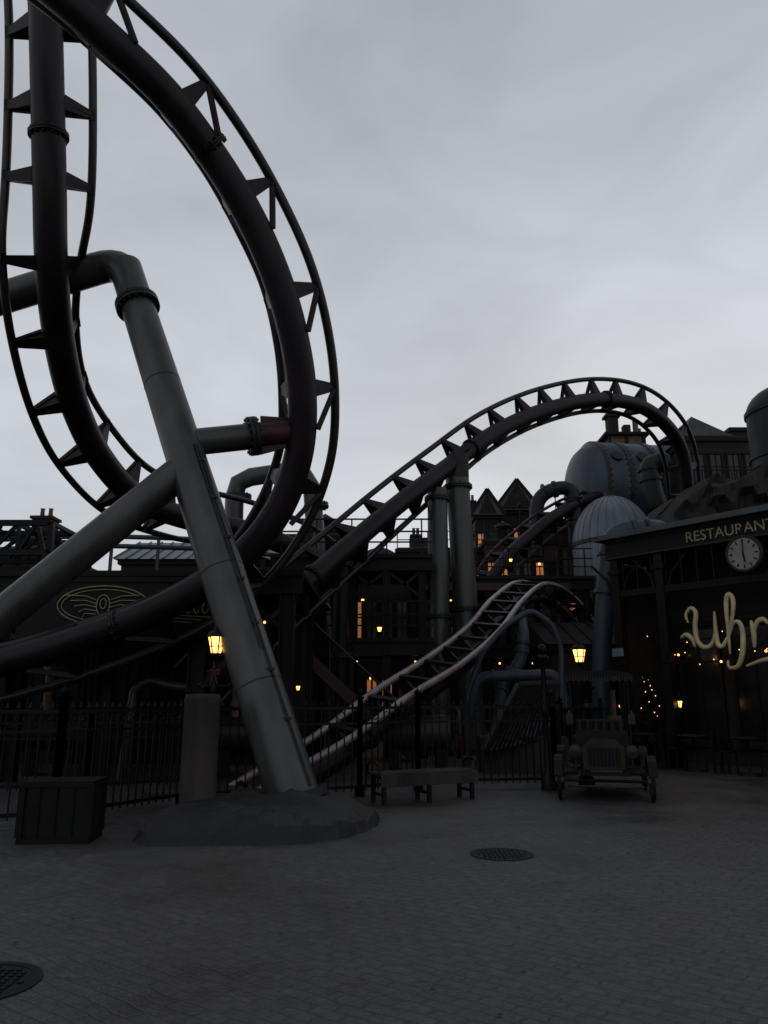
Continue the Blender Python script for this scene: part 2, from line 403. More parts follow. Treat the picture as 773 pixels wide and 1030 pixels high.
# ---------------------------------------------------------------- fences
def fence(path,h=1.45,sp=.13,name='iron_fence',post=2.0):
    o=Obj(name); P=[V((x,y,0)) for x,y in path]
    for a,b in zip(P[:-1],P[1:]):
        L=(b-a).length; d=(b-a)/L; n=int(L/sp)
        o.P('rails',M['black'])
        for z,w in((h-.05,.05),(h-.3,.035),(.15,.05)):
            o.beam(a+V((0,0,z)),b+V((0,0,z)),.035,w)
        o.P('bars',M['black'])
        for i in range(n+1):
            q=a+d*(L*i/n); o.box(q+V((0,0,(h-.05)/2+.06)),(.02,.02,h-.1),math.atan2(d.y,d.x))
            o.lathe(q+V((0,0,h)),[(.012,-.04),(.026,0),(.001,.08)],5,False)
        for i in range(0,n,2):
            q=a+d*(L*(i+.5)/n)+V((0,0,h-.175))
            o.tube([q+d*.065*math.cos(t*math.pi/5)+V((0,0,.065*math.sin(t*math.pi/5))) for t in range(11)],.009,4,False)
        o.P('posts',M['black']); m=max(1,round(L/post))
        for i in range(m+1):
            q=a+d*(L*i/m); o.box(q+V((0,0,h/2+.05)),(.09,.09,h+.1)); o.box(q+V((0,0,h+.12)),(.13,.13,.04)); o.box(q+V((0,0,.06)),(.16,.16,.12))
            o.lathe(q+V((0,0,h+.2)),[(.02,-.07),(.03,-.05),(.065,0),(.045,.045),(.015,.06),(.001,.12)],10)
    o.finish()
fence([(-7.5,8.9),(-4.2,10.4),(-3.05,12.3),(-.4,13.3),(.6,14.2),(3.1,14.6)])
fence([(3.1,14.6),(4.0,18),(5.6,20.5)],1.3)
fence([(-9,12.5),(-5,13.6),(-3.2,14.5)],1.2)
def cabinet(x,y,w,d,h,r):
    o=Obj('queue_barrier_box',(x,y,0),r); o.P('body',M['blackp']).bb(-w/2,w/2,-d/2,d/2,.06,h-.06)
    o.P('frame',M['black']).bb(-w/2-.03,w/2+.03,-d/2-.03,d/2+.03,h-.06,h); o.bb(-w/2-.02,w/2+.02,-d/2-.02,d/2+.02,0,.07)
    for sx in(-1,1):
        for sy in(-1,1): o.bb(sx*w/2-.035,sx*w/2+.035,sy*d/2-.035,sy*d/2+.035,.07,h-.061)
    for i in range(1,4): o.bb(-w/2+w*i/4-.012,-w/2+w*i/4+.012,-d/2-.02,d/2+.02,.071,h-.061)
    o.finish()
cabinet(-3.7,9.4,.75,.5,.66,.08)
# ---------------------------------------------------------------- bench
o=Obj('park_bench',(.62,12.75,0),math.atan2(.8,1.63))
o.P('seat',M['concrete'])
for i in range(4): o.bb(-.86,.86,-.23+i*.12,-.13+i*.12,.42,.455)
o.bb(-.86,.86,-.25,-.235,.26,.42)
o.P('legs',M['black'])
for x in(-.78,.78,0):
    o.bb(x-.03,x+.03,-.22,.24,.37,.417); o.bb(x-.03,x+.03,-.21,-.16,0,.37); o.bb(x-.03,x+.03,.17,.22,0,.37); o.bb(x-.025,x+.025,-.16,.17,.12,.16)
o.P('armrests',M['black'])
for x in(-.88,.88):
    o.tube([V((x,-.2,.40)),V((x,-.22,.55)),V((x,-.12,.61)),V((x,.08,.61)),V((x,.2,.56)),V((x,.2,.4))],.022,8)
o.finish()
# ---------------------------------------------------------------- lamps
def lantern(o,c,s=1.0):
    c=V(c)
    o.P('lantern_glass',M['lamp']).lathe(c,[(.001,-.13*s),(.075*s,-.13*s),(.125*s,.10*s),(.001,.10*s)],6,False)
    o.P('lantern_frame',M['black'])
    for k in range(6):
        a=k*math.pi/3; d=V((math.cos(a),math.sin(a),0)); o.beam(c+d*.078*s+V((0,0,-.13*s)),c+d*.13*s+V((0,0,.10*s)),.018*s,.018*s)
    o.lathe(c,[(.085*s,-.04*s),(.105*s,-.04*s),(.105*s,-.025*s),(.09*s,-.025*s)],6,False)
    o.lathe(c,[(.15*s,.10*s),(.155*s,.12*s),(.09*s,.19*s),(.05*s,.2*s),(.055*s,.24*s),(.02*s,.26*s),(.015*s,.33*s),(.001,.34*s)],12)
    o.lathe(c,[(.085*s,-.13*s),(.085*s,-.15*s),(.03*s,-.18*s),(.03*s,-.24*s),(.001,-.24*s)],12)
def streetlamp(px,py,Y,e=5,s=1):
    t=sv(px,py,Y); o=Obj('street_lamp',(t.x,t.y,0)); h=t.z
    o.P('post',M['black']).lathe((0,0,0),[(.15,0),(.15,.12),(.10,.16),(.09,.5),(.11,.54),(.05,.62),(.042,h*.7),(.07,h*.72),(.036,h*.75),(.03,h-.22),(.001,h-.22)],14)
    o.beam((-.22,0,h*.74),(.22,0,h*.74),.025,.025); o.sphere((-.23,0,h*.74),.035); o.sphere((.23,0,h*.74),.035)
    lantern(o,(0,0,h),s)
    o.P('ribbon_bow',M['red'])
    z=h-.42
    for sd in(-1,1):
        o.tube([V((0,-.05,z)),V((sd*.05,-.07,z+.03)),V((sd*.09,-.07,z+.01)),V((sd*.07,-.06,z-.04)),V((0,-.05,z))],.016,6)
        o.tube([V((0,-.05,z)),V((sd*.03,-.06,z-.1)),V((sd*.05,-.06,z-.18))],.012,6)
    o.light((0,0,h-.02),e,.09); o.finish()
streetlamp(218,648,11.9,8,1.05)
streetlamp(583,659,15,7,1.0)
def walllamp(px,py,Y,e=3,s=.9):
    t=sv(px,py,Y); o=Obj('wall_lantern',t); lantern(o,(0,0,0),s)
    o.P('bracket',M['black']).tube([V((0,.0,.3*s)),V((0,.15,.42*s)),V((0,.4,.3*s))],.015,6); o.bb(-.06,.06,.38,.44,.1,.5)
    o.light((0,-.02,0),e,.08); o.finish()
walllamp(442,682,20,5,.8); walllamp(382,633,21,3,.5); walllamp(470,668,24,2,.6); walllamp(300,692,19,1,.4); walllamp(684,708,18.5,4,.6); walllamp(514,563,30,4,.6); walllamp(626,712,22,4,.7); walllamp(262,578,20,1.5,.45)
# ---------------------------------------------------------------- buildings
def building(name,px0,px1,pyt,Y,depth,wall='brick',roof='flat',roofm='slate',rise=1.8,cols=4,lit=.1,z0=0,fl=3.0,overh=.25,winw=.9,rail=True):
    a=sv(px0,pyt,Y);b=sv(px1,pyt,Y); w=b.x-a.x; h=a.z
    o=Obj(name,((a.x+b.x)/2,Y,z0)); h-=z0
    o.P('walls',M[wall]).bb(-w/2,w/2,0,depth,0,h)
    o.P('cornice',M['wood']).bb(-w/2-.12,w/2+.12,-.12,depth+.12,h,h+.2)
    if lit>0:
        o.P('wall_bulbs',M['warm'])
        for i in range(min(5,cols)):
            o.sphere((random.uniform(-w/2,w/2),-.3,h-random.uniform(.6,min(6,h-1))),.035+.0008*Y,6)
    n=max(1,int(h/fl))
    for r in range(n):
        zc=h-fl*(r+.55)
        if zc<.9: continue
        if r: o.P('string_course',M['wood']).bb(-w/2-.05,w/2+.05,-.06,-.003,h-fl*r-.08,h-fl*r+.08)
        for c in range(cols):
            x=-w/2+w*(c+.5)/cols; ww=min(winw,w/cols*.6); wh=1.5
            lt=random.random()<lit
            o.P('lit_panes' if lt else 'panes',M['dimwin'] if lt else M['glass']).bb(x-ww/2,x+ww/2,-.02,.02,zc-wh/2,zc+wh/2)
            o.P('window_frames',M['wood'])
            o.bb(x-ww/2-.09,x-ww/2,-.07,.01,zc-wh/2,zc+wh/2); o.bb(x+ww/2,x+ww/2+.09,-.07,.01,zc-wh/2,zc+wh/2)
            o.bb(x-ww/2-.12,x+ww/2+.12,-.1,.01,zc+wh/2,zc+wh/2+.12); o.bb(x-ww/2-.12,x+ww/2+.12,-.14,.01,zc-wh/2-.1,zc-wh/2)
            o.bb(x-.025,x+.025,-.045,-.021,zc-wh/2,zc+wh/2); o.bb(x-ww/2,x-.026,-.045,-.021,zc+.1,zc+.15); o.bb(x+.026,x+ww/2,-.045,-.021,zc+.1,zc+.15)
    e=overh; z=h+.2
    o.P('roof',M[roofm])
    if roof=='gable':
        o.prism([(-w/2-e,-e,z),(-w/2-e,depth+e,z),(-w/2-e,depth/2,z+rise)],(w+2*e,0,0))
        for i in range(int(w/.5)+1):
            x=-w/2-e+i*.5; o.beam((x,-e-.01,z+.03),(x,depth/2,z+rise+.04),.05,.05)
    elif roof=='gablef':
        o.prism([(-w/2-e,-e,z),(w/2+e,-e,z),(0,-e,z+rise)],(0,depth+2*e,0))
        o.P('bargeboard',M['wood']).beam((-w/2-e-.05,-e-.06,z),(0,-e-.06,z+rise+.06),.06,.18); o.beam((w/2+e+.05,-e-.06,z),(0,-e-.06,z+rise+.06),.06,.18)
        o.P('gable_wall',M[wall]).prism([(-w/2+.2,-e-.02,z+.08),(w/2-.2,-e-.02,z+.08),(0,-e-.02,z+rise-.2)],(0,-.02,0))
    elif roof=='barrel':
        prof=[(-w/2-e+ (w+2*e)*i/16, -e, z+rise*math.sin(math.pi*i/16)) for i in range(17)]
        o.prism(prof,(0,depth+2*e,0))
    else:
        o.bb(-w/2,w/2,.05,depth,z,z+.08)
        if rail:
            o.P('roof_railing',M['black']); k=max(1,int(w/1.2))
            for i in range(k+1):
                x=-w/2+i*w/k; o.bb(x-.025,x+.025,0,.05,z,z+.9)
            for zz in(.45,.88): o.bb(-w/2,w/2,.0,.05,z+zz,z+zz+.04)
    return o,w,h
def chimney(o,x,y,z,h,w=.5,m='brick'):
    o.P('chimney',M[m]).bb(x-w/2,x+w/2,y-w/2,y+w/2,z,z+h); o.bb(x-w/2-.08,x+w/2+.08,y-w/2-.08,y+w/2+.08,z+h,z+h+.12)
    o.P('chimney_pots',M['copper'])
    for s in(-1,1): o.lathe((x+s*w*.22,y,z+h+.12),[(.1,0),(.08,.35),(.11,.4),(.09,.4)],10)
def roofclutter(o,w,h,n=6,seed=1):
    rnd=random.Random(seed)
    for i in range(n):
        x=rnd.uniform(-w/2+.4,w/2-.4); y=rnd.uniform(.8,2.5); k=rnd.randint(0,3)
        o.P('rooftop_equipment',M['greyd'])
        if k==0: o.lathe((x,y,h+.25),[(.25,0),(.25,.8),(.4,.85),(.4,.95),(.001,1.2)],12)
        elif k==1: o.bb(x-.5,x+.5,y-.3,y+.3,h+.2,h+.9)
        elif k==2: o.tube([V((x,y,h+.2)),V((x,y,h+1.3)),V((x+.25,y,h+1.55)),V((x+.6,y,h+1.55))],.12,10)
        else: o.P('antenna',M['black']).cyl((x,y,h+.2),(x,y,h+2.2),.03,n=6); o.sphere((x,y,h+2.25),.1)
o,w,h=building('factory_hall',-220,55,562,30,8,'brown','flat',cols=8,rail=False); chimney(o,4.0,2,h,2.0,.8,'concrete'); roofclutter(o,w,h,5,3); o.finish()
o,w,h=building('slate_roofed_hall',122,292,568,31,6,'brown','gable','dome',1.3,cols=7,lit=.1); o.finish()
o,w,h=building('engine_house',284,350,545,25,6,'wood','flat',cols=3,lit=.15,winw=.7,rail=False); roofclutter(o,w,h,3,5); o.finish()
o,w,h=building('barrel_roofed_workshop',352,412,582,30,8,'brown','barrel','tank',1.0,cols=4,lit=.25); o.finish()
o,w,h=building('brick_factory',400,492,556,38,8,'brick','flat',cols=6,lit=.15); chimney(o,1.5,2,h,1.2); chimney(o,-1.2,4,h,1.6); roofclutter(o,w,h,6,8); o.finish()
o,w,h=building('brick_gable_house',478,503,522,44,7,'brick','gablef','slate',1.5,cols=2,lit=.15); chimney(o,-.6,3,h+.4,1.3); o.finish()
o,w,h=building('brick_gable_house',501,540,517,46,8,'brick','gablef','slate',1.9,cols=3,lit=.15); chimney(o,1.2,3,h+.3,1.4); o.finish()
o,w,h=building('timber_workshop',488,560,548,37,6,'maroon','flat',cols=6,lit=.2,winw=.7); roofclutter(o,w,h,6,2); o.finish()
o,w,h=building('brick_factory',545,612,535,41,8,'brick','flat',cols=4,lit=.15); roofclutter(o,w,h,5,4); o.finish()
o,w,h=building('boiler_house',578,700,517,42.5,9,'wood','flat',cols=7,lit=.0); roofclutter(o,w,h,4,6); o.finish()
o,w,h=building('tower_house',692,762,444,36,8,'brown','flat',cols=4,lit=.0,fl=2.6,rail=False)
o.P('roof_hut',M['slate']).prism([(-w/2-.2,0,h+.3),(0.6,0,h+.3),(-w/2+.3,0,h+1.3)],(0,4,0))
for zz in (.33,.6,.8):
    o.P('balcony',M['black']).bb(-w/2-.4,w/2+.4,-1.1,-.13,h*zz,h*zz+.12); o.bb(-w/2-.4,w/2+.4,-1.1,-1.06,h*zz+.95,h*zz+1.0)
    for i in range(18): o.bb(-w/2-.4+i*(w+.8)/18,-w/2-.36+i*(w+.8)/18,-1.1,-1.06,h*zz+.12,h*zz+.95)
o.finish()
o,w,h=building('stepped_tower',735,880,434,41,8,'brown','flat',cols=6,lit=0,rail=False); o.finish()
o,w,h=building('canopy_shed',556,650,655,24,5,'brown','gable','rock',.9,cols=4,lit=.15); o.finish()
o,w,h=building('factory_hall',300,640,610,50,10,'brick','flat',cols=20,lit=.08); o.finish()
o,w,h=building('background',-700,1500,640,75,10,'brown','flat',cols=60,lit=.02); o.finish()
o,w,h=building('white_cottage',-14,34,690,26,5,'white','gable','slate',.9,cols=2,lit=0); o.finish()
c=sv(631,448,42.5); o=Obj('rooftop_chimney_stack',(c.x,42.5,0))
zb=c.z-2.5
o.P('timber',M['copper']).bb(-.95,.95,0,1.8,zb,c.z+.6); o.P('posts',M['wood'])
for x in(-1,0,1): o.bb(x-.09,x+.09,-.12,-.01,zb,c.z+.6)
o.bb(-1.3,1.3,-.3,2.1,c.z+.6,c.z+.75)
o.P('chimneys',M['brown']); o.bb(-.9,-.3,.3,.9,c.z+.75,c.z+1.9); o.bb(.1,.5,.6,1.1,c.z+.75,c.z+1.5); o.bb(-1.05,-.15,.2,1.0,c.z+1.9,c.z+2.05)
o.P('pots',M['copper']).cyl((.75,.5,c.z+.75),(.75,.5,c.z+1.7),.16); o.cyl((1.05,.8,c.z+.75),(1.05,.8,c.z+1.3),.12)
o.P('base',M['wood']).bb(-2.5,2.5,.2,3,0,zb)
o.finish()
# boiler tank
c=sv(637,487,39); o=Obj('riveted_boiler_tank',(c.x,40.5,c.z),math.radians(8))
Lh=2.3; R=2.6
Rx=Matrix.Rotation(math.radians(90),3,'Y')
o.P('shell',M['tank']).lathe((0,0,0),[(.001,-Lh-.75),(R*.45,-Lh-.65),(R*.8,-Lh-.35),(R,-Lh+.2),(R,Lh-.2),(R*.8,Lh+.35),(R*.45,Lh+.65),(.001,Lh+.75)],48,True,Rx)
o.P('bands',M['greyd'])
for x in(-2.0,-.75,.75,2.0): o.lathe((x,0,0),[(R+.001,-.09),(R+.05,-.09),(R+.05,.09),(R+.001,.09)],48,False,Rx)
o.P('rivets',M['tank'])
for x in(-1.85,-.9,-.6,.6,.9,1.85):
    for k in range(26):
        a=math.pi*k/25; o.sphere((x,-math.sin(a)*R,math.cos(a)*R),.07,6)
o.P('portholes',M['greyd'])
for x in(-1.4,0,1.4):
    a=math.radians(62); q=V((x,-math.sin(a)*R,math.cos(a)*R)); d=V((0,-math.sin(a),math.cos(a))); o.cyl(q-d*.1,q+d*.12,.3,n=20)
o.P('cradle',M['black'])
for x in(-1.8,1.8): o.bb(x-.2,x+.2,-1.8,1.8,-R-3.0,-R*.6)
o.finish()
# dome tank
top_=sv(618,500,32); c=sv(618,560,32); R=1.65; o=Obj('ribbed_dome_tank',(c.x,32,0))
z0=sv(618,590,32).z; zt=top_.z
H=zt-z0; prof=[(.35,z0-1.5),(.5,z0-1.2),(1.1,z0-.4),(R*.94,z0),(R,z0+.2),(R,z0+H*.45)]+[(max(.02,R*math.cos(a)),z0+H*.45+(H*.55)*math.sin(a)) for a in [math.pi/2*i/8 for i in range(1,9)]]
o.P('shell',M['dome']).lathe((0,0,0),prof,48)
o.P('ribs',M['dome'])
for k in range(28):
    a=2*math.pi*k/28; d=V((math.cos(a),math.sin(a),0)); o.tube([V((0,0,z))+d*r for r,z in prof[3:]],.035,5)
o.P('bands',M['greyd']).lathe((0,0,0),[(R+.001,z0+.1),(R+.07,z0+.1),(R+.07,z0+.28),(R+.001,z0+.28)],48,False); o.lathe((0,0,0),[(R,z0+H*.44),(R+.06,z0+H*.44),(R+.06,z0+H*.48),(R,z0+H*.48)],48,False)
o.P('finial',M['greyd']).cyl((0,0,zt-.05),(0,0,zt+.25),.2); o.P('leg',M['black']).cyl((0,0,0),(0,0,z0-1.3),.4)
for k in range(4):
    a=k*math.pi/2+.5; o.beam((1.2*math.cos(a),1.2*math.sin(a),0),(1.2*math.cos(a),1.2*math.sin(a),z0-.1),.15,.15)
o.finish()
c=sv(794,430,26); o=Obj('round_topped_water_tank',(c.x,26,0)); R=1.35; zt=sv(790,388,26).z; z0=sv(790,470,26).z
o.P('shell',M['greyd']).lathe((0,0,0),[(R,z0)]+[(R*math.cos(a),zt-1.0+1.0*math.sin(a)) for a in [math.pi/2*i/8 for i in range(0,9)]],40)
o.P('bands',M['greyd'])
for z in(z0+.3,zt-1.1): o.lathe((0,0,0),[(R,z),(R+.06,z),(R+.06,z+.15),(R,z+.15)],40,False)
o.P('frame',M['wood']).bb(-1.3,1.3,-1.3,1.3,0,z0); o.finish()
def rockmass(name,px0,px1,Y,outline,depth):
    o=Obj(name); nx,nz=90,34; vs=[];fs=[]
    a=sv(px0,500,Y).x; b=sv(px1,500,Y).x
    def top(px):
        for (p,q),(p2,q2) in zip(outline[:-1],outline[1:]):
            if p<=px<=p2: return q+(q2-q)*(px-p)/(p2-p)
        return outline[-1][1]
    for i in range(nx+1):
        px=px0+(px1-px0)*i/nx; zt=sv(px,top(px),Y).z; x=a+(b-a)*i/nx
        for k in range(nz+1):
            f=k/nz
            if f<.7: z=zt*f/.7; y=Y-.8*(1-f/.7)
            else: z=zt+.3*math.sin((f-.7)*10); y=Y+(f-.7)/.3*depth
            q=V((x,y,z)); d=noise.fractal(q*.8,1,2,6)*1.1
            vs.append(q+V((d*.35,-abs(d),d*.45)))
    for i in range(nx):
        for k in range(nz): fs.append((i*(nz+1)+k,(i+1)*(nz+1)+k,(i+1)*(nz+1)+k+1,i*(nz+1)+k+1))
    o.P('rock_face',M['rock']).add(vs,fs,False); o.finish()
rockmass('rock_outcrop',640,1000,24,[(640,560),(665,532),(690,500),(720,488),(773,472),(1000,455)],6)
def pipe(name,pp,r,m='greyd',fl=True):
    P=[V(p) if isinstance(p,Vector) else sv(*p) for p in pp]
    out=[P[0]]
    for i in range(1,len(P)-1):
        a=P[i-1]-P[i]; b=P[i+1]-P[i]; q=min(r*2.6,a.length*.48,b.length*.48); A0=P[i]+a.normalized()*q; B0=P[i]+b.normalized()*q
        for k in range(9):
            t=k/8; out.append((1-t)**2*A0+2*(1-t)*t*P[i]+t*t*B0)
    out.append(P[-1]); o=Obj(name); o.P('pipe',M[m]).tube(out,r,20)
    if fl:
        o.P('collars',M[m])
        for i in range(len(P)-1):
            c=P[i]*.5+P[i+1]*.5; d=(P[i+1]-P[i]).normalized(); o.cyl(c-d*.06,c+d*.06,r*1.22,n=20)
            c=P[i]*.8+P[i+1]*.2; o.cyl(c-d*.04,c+d*.04,r*1.2,n=20)
    o.finish()
g1=sv(603,690,22); g1.z=0
pipe('gooseneck_pipe',[(672,536,24),(660,531,22),(614,534,22),(605,660,22),g1],.27,'tank')
pipe('gooseneck_pipe',[(672,466,33),(652,466,33),(658,500,33),(680,545,33)],.42,'greyd')
pipe('gooseneck_pipe',[(540,560,37),(540,497,37),(577,487,37),(580,560,37)],.35,'greyd')
g2=sv(470,700,19); g2.z=0
pipe('arched_steel_tube',[g2,(470,700,19),(486,655,19),(510,628,19),(535,614,19),(556,628,19),(565,650,19),(566,740,19)],.07,'tank',False)
pipe('steam_pipe',[(470,730,21),(480,681,21),(562,678,21),(572,730,21)],.14,'tank')
pipe('steam_pipe',[(521,600,25),(527,640,22),(524,668,22),(506,685,22),(500,740,21)],.17,'tank')
pipe('steam_pipe',[(120,790,16),(135,692,16),(150,684,16),(172,690,16),(200,692,16)],.08,'grey',False)
o=Obj('sloped_concrete_wall'); a=sv(486,757,17); b=sv(556,742,17.5); c_=sv(562,688,18); d_=sv(522,690,18)
a.z=max(a.z,.02); o.P('slab',M['white']).prism([a,b,c_,d_],(0,.25,0)); o.P('capping',M['greyd']).beam(a+V((0,-.05,.03)),d_+V((0,-.05,.03)),.12,.1); o.beam(d_+V((0,-.05,.05)),c_+V((0,-.05,.05)),.12,.1)
for i in range(16):
    t=i/15; p=a.lerp(b,t)+V((0,-.1,0)); q=d_.lerp(c_,t)+V((0,-.1,0)); o.P('bars',M['black']).beam(p,q,.045,.045)
o.P('footing',M['concrete']).bb(a.x,b.x+.3,17.3,18.4,0,min(a.z,b.z)+.3)
o.finish()
# ---------------------------------------------------------------- station structure at left
def steelframe(name,X0,X1,Y0,Y1,levels,nb,col=.28,toprail=True):
    o=Obj(name,(X0,Y0,0)); W=X1-X0; D=Y1-Y0; H=levels[-1]
    for i in range(nb+1):
        x=W*i/nb
        for y in(0,D):
            o.P('columns',M['black']).bb(x-col/2+.03,x+col/2-.03,y-.02,y+.02,0,H-.36); o.bb(x-col/2,x-col/2+.03,y-col/2,y+col/2,0,H-.36); o.bb(x+col/2-.03,x+col/2,y-col/2,y+col/2,0,H-.36)
    for z in levels:
        o.P('beams',M['black'])
        for y in(0,D):
            o.bb(-.3,W+.3,y-.03,y+.03,z-.32,z); o.bb(-.3,W+.3,y-.145,y+.145,z+.001,z+.03); o.bb(-.3,W+.3,y-.145,y+.145,z-.35,z-.321)
        o.P('deck',M['wood']).bb(-.3,W+.3,-.1,D+.1,z+.04,z+.12)
        n=int(W/.9)
        if toprail or z!=levels[-1]:
            o.P('railing',M['black'])
            for i in range(n+1): o.bb(W*i/n-.02,W*i/n+.02,-.1,-.06,z+.12,z+1.1)
            for zz in(.45,.75,1.1): o.bb(-.3,W+.3,-.1,-.06,z+zz-.02,z+zz+.02)
    for i in range(nb):
        x=W*i/nb; x2=W*(i+1)/nb; z=levels[-1]
        o.P('braces',M['black']).beam((x,0,z-1.1),(x+ .9,0,z-.4),.08,.08); o.beam((x2,0,z-1.1),(x2-.9,0,z-.4),.08,.08)
    return o
X0=sv(-150,600,15.5).x
o=steelframe('station_steel_frame',X0,sv(290,600,15.5).x,15.5,19.5,[3.95],5,.3,False)
W=sv(290,600,15.5).x-X0
o.P('rear_hoarding',M['wood']).bb(0,W,3.9,3.98,0,3.5)
for i in range(30): o.P('hoarding_battens',M['black']).bb(W*i/30-.03,W*i/30+.03,3.86,3.899,0,3.5)
o.P('small_lamps',M['warm'])
for i in range(6): o.sphere((W*(i+.5)/6,1.5+.3*(i%2),3.2),.03,8)
o.finish()
o=steelframe('steel_walkway',sv(282,600,21).x,sv(425,600,21).x,21,23.5,[3.0,5.3],4,.2)
a=V((.4,-1.2,3.0)); b=V((3.6,-1.2,.1))
for y in(-1.2,-.2):
    o.P('stair_stringers',M['maroon']).beam(a+V((0,y+1.2,0)),b+V((0,y+1.2,0)),.06,.28)
    o.P('stair_rail',M['greyd']).tube([a+V((0,y+1.2,1)),b+V((0,y+1.2,1))],.03,8)
    for i in range(7):
        q=a.lerp(b,i/6)+V((0,y+1.2,0)); o.tube([q,q+V((0,0,1))],.02,6)
for i in range(16): q=a.lerp(b,(i+.5)/16); o.P('treads',M['greyd']).box(q+V((0,.5,0)),(.26,.94,.03))
o.P('small_lamps',M['warm'])
for i in range(5): o.sphere((.5+i*.8,.3,2.5+2.3*(i%2)),.03,8)
o.finish()
o=steelframe('steel_walkway',sv(425,600,27).x,sv(590,600,27).x,27,30,[3.2,5.6],5,.2)
o.P('fascia',M['maroon']).bb(0,5.2,-.17,-.147,5.2,5.45)
o.P('small_lamps',M['warm'])
for i in range(9): o.sphere((.4+i*.6+.2*math.sin(i*3),.3,2.7+2.2*((i*3)%2)),.035,8)
o.finish()
o=Obj('roof_truss'); P0=[sv(-60,556,22),sv(-20,526,22),sv(52,526,22),sv(50,556,22)]
o.P('members',M['black'])
for y in(0,1.5,3):
    d=V((0,y,0))
    for a,b in((0,1),(1,2),(2,3),(0,3)): o.beam(P0[a]+d,P0[b]+d,.16,.16)
    for t in(.2,.45,.7):
        o.beam(P0[0].lerp(P0[3],t)+d,P0[1].lerp(P0[2],t+.1)+d,.1,.1); o.beam(P0[0].lerp(P0[3],t+.25)+d,P0[1].lerp(P0[2],t+.1)+d,.1,.1)
for q in(P0[1],P0[2],P0[1].lerp(P0[2],.5)): o.beam(q,q+V((0,3,0)),.12,.12)
for q in(P0[0],P0[3]): o.bb(q.x-.15,q.x+.15,21.9,22.1,0,q.z-.08); o.bb(q.x-.15,q.x+.15,24.9,25.1,0,q.z-.08)
o.finish()
p=[sv(-80,548,27),sv(60,540,27),sv(160,541,27.5),sv(250,546,28),sv(320,556,28)]
o=Obj('overhead_pipe_run'); pts,_=crom(p,8); o.P('pipe',M['tank']).tube(pts,.09,8); o.tube([q+V((0,0,-.35)) for q in pts],.09,8)
for q in pts[::4]: o.bb(q.x-.05,q.x+.05,q.y-.05,q.y+.05,0,q.z)
o.finish()
# winged sign
a=sv(18,612,15.2); b=sv(226,612,15.2); w=b.x-a.x; o=Obj('winged_emblem_sign',((a.x+b.x)/2,15.2,a.z+.02))
o.P('board',M['blackp']).bb(-w/2,w/2,0,.08,-.52,.5); o.P('frame',M['black'])
o.bb(-w/2-.08,w/2+.08,-.04,.1,.5,.6); o.bb(-w/2-.08,w/2+.08,-.04,.1,-.62,-.52)
o.P('emblem',M['goldd'])
cx=-w/2+(104-18)/208*w
def ell(cx,cz,rx,rz,a0=0,a1=6.283,r=.012,n=40): o.tube([V((cx+rx*math.cos(a0+(a1-a0)*i/n),-.03,cz+rz*math.sin(a0+(a1-a0)*i/n))) for i in range(n+1)],r,6)
ell(cx,0.04,.9,.38,r=.013); ell(cx-.0,0.04,.82,.31,.6,5.6,.009)
ell(cx,0.04,.13,.2); ell(cx,.07,.06,.1)
for k in range(5):
    for sd in(-1,1): o.tube([V((cx+sd*(.13+.0*k),-.03,.14-.07*k)),V((cx+sd*(.35),-.03,.22-.085*k)),V((cx+sd*(.74-.09*k),-.03,.24-.11*k))],.010,6)
for k in range(3): o.tube([V((cx+.95,-.03,-.12-.1*k)),V((cx+1.5,-.03,-.16-.06*k)),V((w/2-.25-.2*k,-.03,-.2-.05*k))],.008,6)
for k in range(9):
    x=cx+1.0+k*.17; ell(x,-.02,.055,.1,.3*k,.3*k+4.4,.010,12)
o.finish()
# ---------------------------------------------------------------- restaurant
ang=math.atan2(-3.2,2.53)
o=Obj('restaurant_building',(5.82,19.5,0),ang)
LN=12
o.P('rear_wall',M['brown']).bb(0,LN,1.6,8,0,5.6)
o.P('sign_fascia',M['blackp']).bb(-.1,LN,-.06,.1,4.98,5.47)
o.P('fascia_trim',M['greyd']).bb(-.12,LN,-.09,-.061,4.99,5.03); o.bb(-.12,LN,-.09,-.061,5.42,5.46)
o.P('cornice',M['slate']).bb(-.3,LN,-.3,.15,5.475,5.55); o.bb(-.2,LN,-.2,.12,5.553,5.63)
o.P('canopy_roof',M['greyd']).prism([(-.15,.1,5.0),(-.15,1.7,5.0),(-.15,1.7,5.7),(-.15,.1,5.45)],(LN,0,0))
o.P('posts',M['black'])
for x in(.1,1.35,4.4,7.2):
    o.bb(x-.11,x+.11,-.02,.2,0,4.98); o.bb(x-.17,x+.17,-.08,.26,0,.5); o.bb(x-.17,x+.17,-.08,.26,4.6,4.7); o.bb(x-.15,x+.15,-.06,.24,2.35,2.42)
    for sd in(-1,1): o.tube([V((x+sd*.1,.08,3.9)),V((x+sd*.3,.08,4.5)),V((x+sd*.75,.08,4.93))],.04,8)
o.P('post_collars',M['dome']).bb(.1-.16,.1+.16,-.1,-.085,2.55,2.75)
o.P('transom_beam',M['black']).bb(.1,LN,0,.16,4.02,4.18)
for i in range(30): o.bb(.3+i*.4,.33+i*.4,.05,.09,4.18,4.98)
for i in range(6):
    x=.3+i*1.9; o.P('panes',M['glass']).bb(x,x+1.5,1.55,1.59,.6,3.2)
    o.P('window_frames',M['wood']).bb(x-.08,x,1.5,1.6,.5,3.3); o.bb(x+1.5,x+1.58,1.5,1.6,.5,3.3); o.bb(x-.08,x+1.58,1.5,1.6,3.3,3.4); o.bb(x-.12,x+1.62,1.45,1.6,.4,.5)
    for k in(1,2): o.bb(x+.5*k-.02,x+.5*k+.02,1.52,1.549,.6,3.2)
    o.bb(x,x+1.5,1.5,1.519,2.4,2.45)
o.P('warm_lamps',M['warm'])
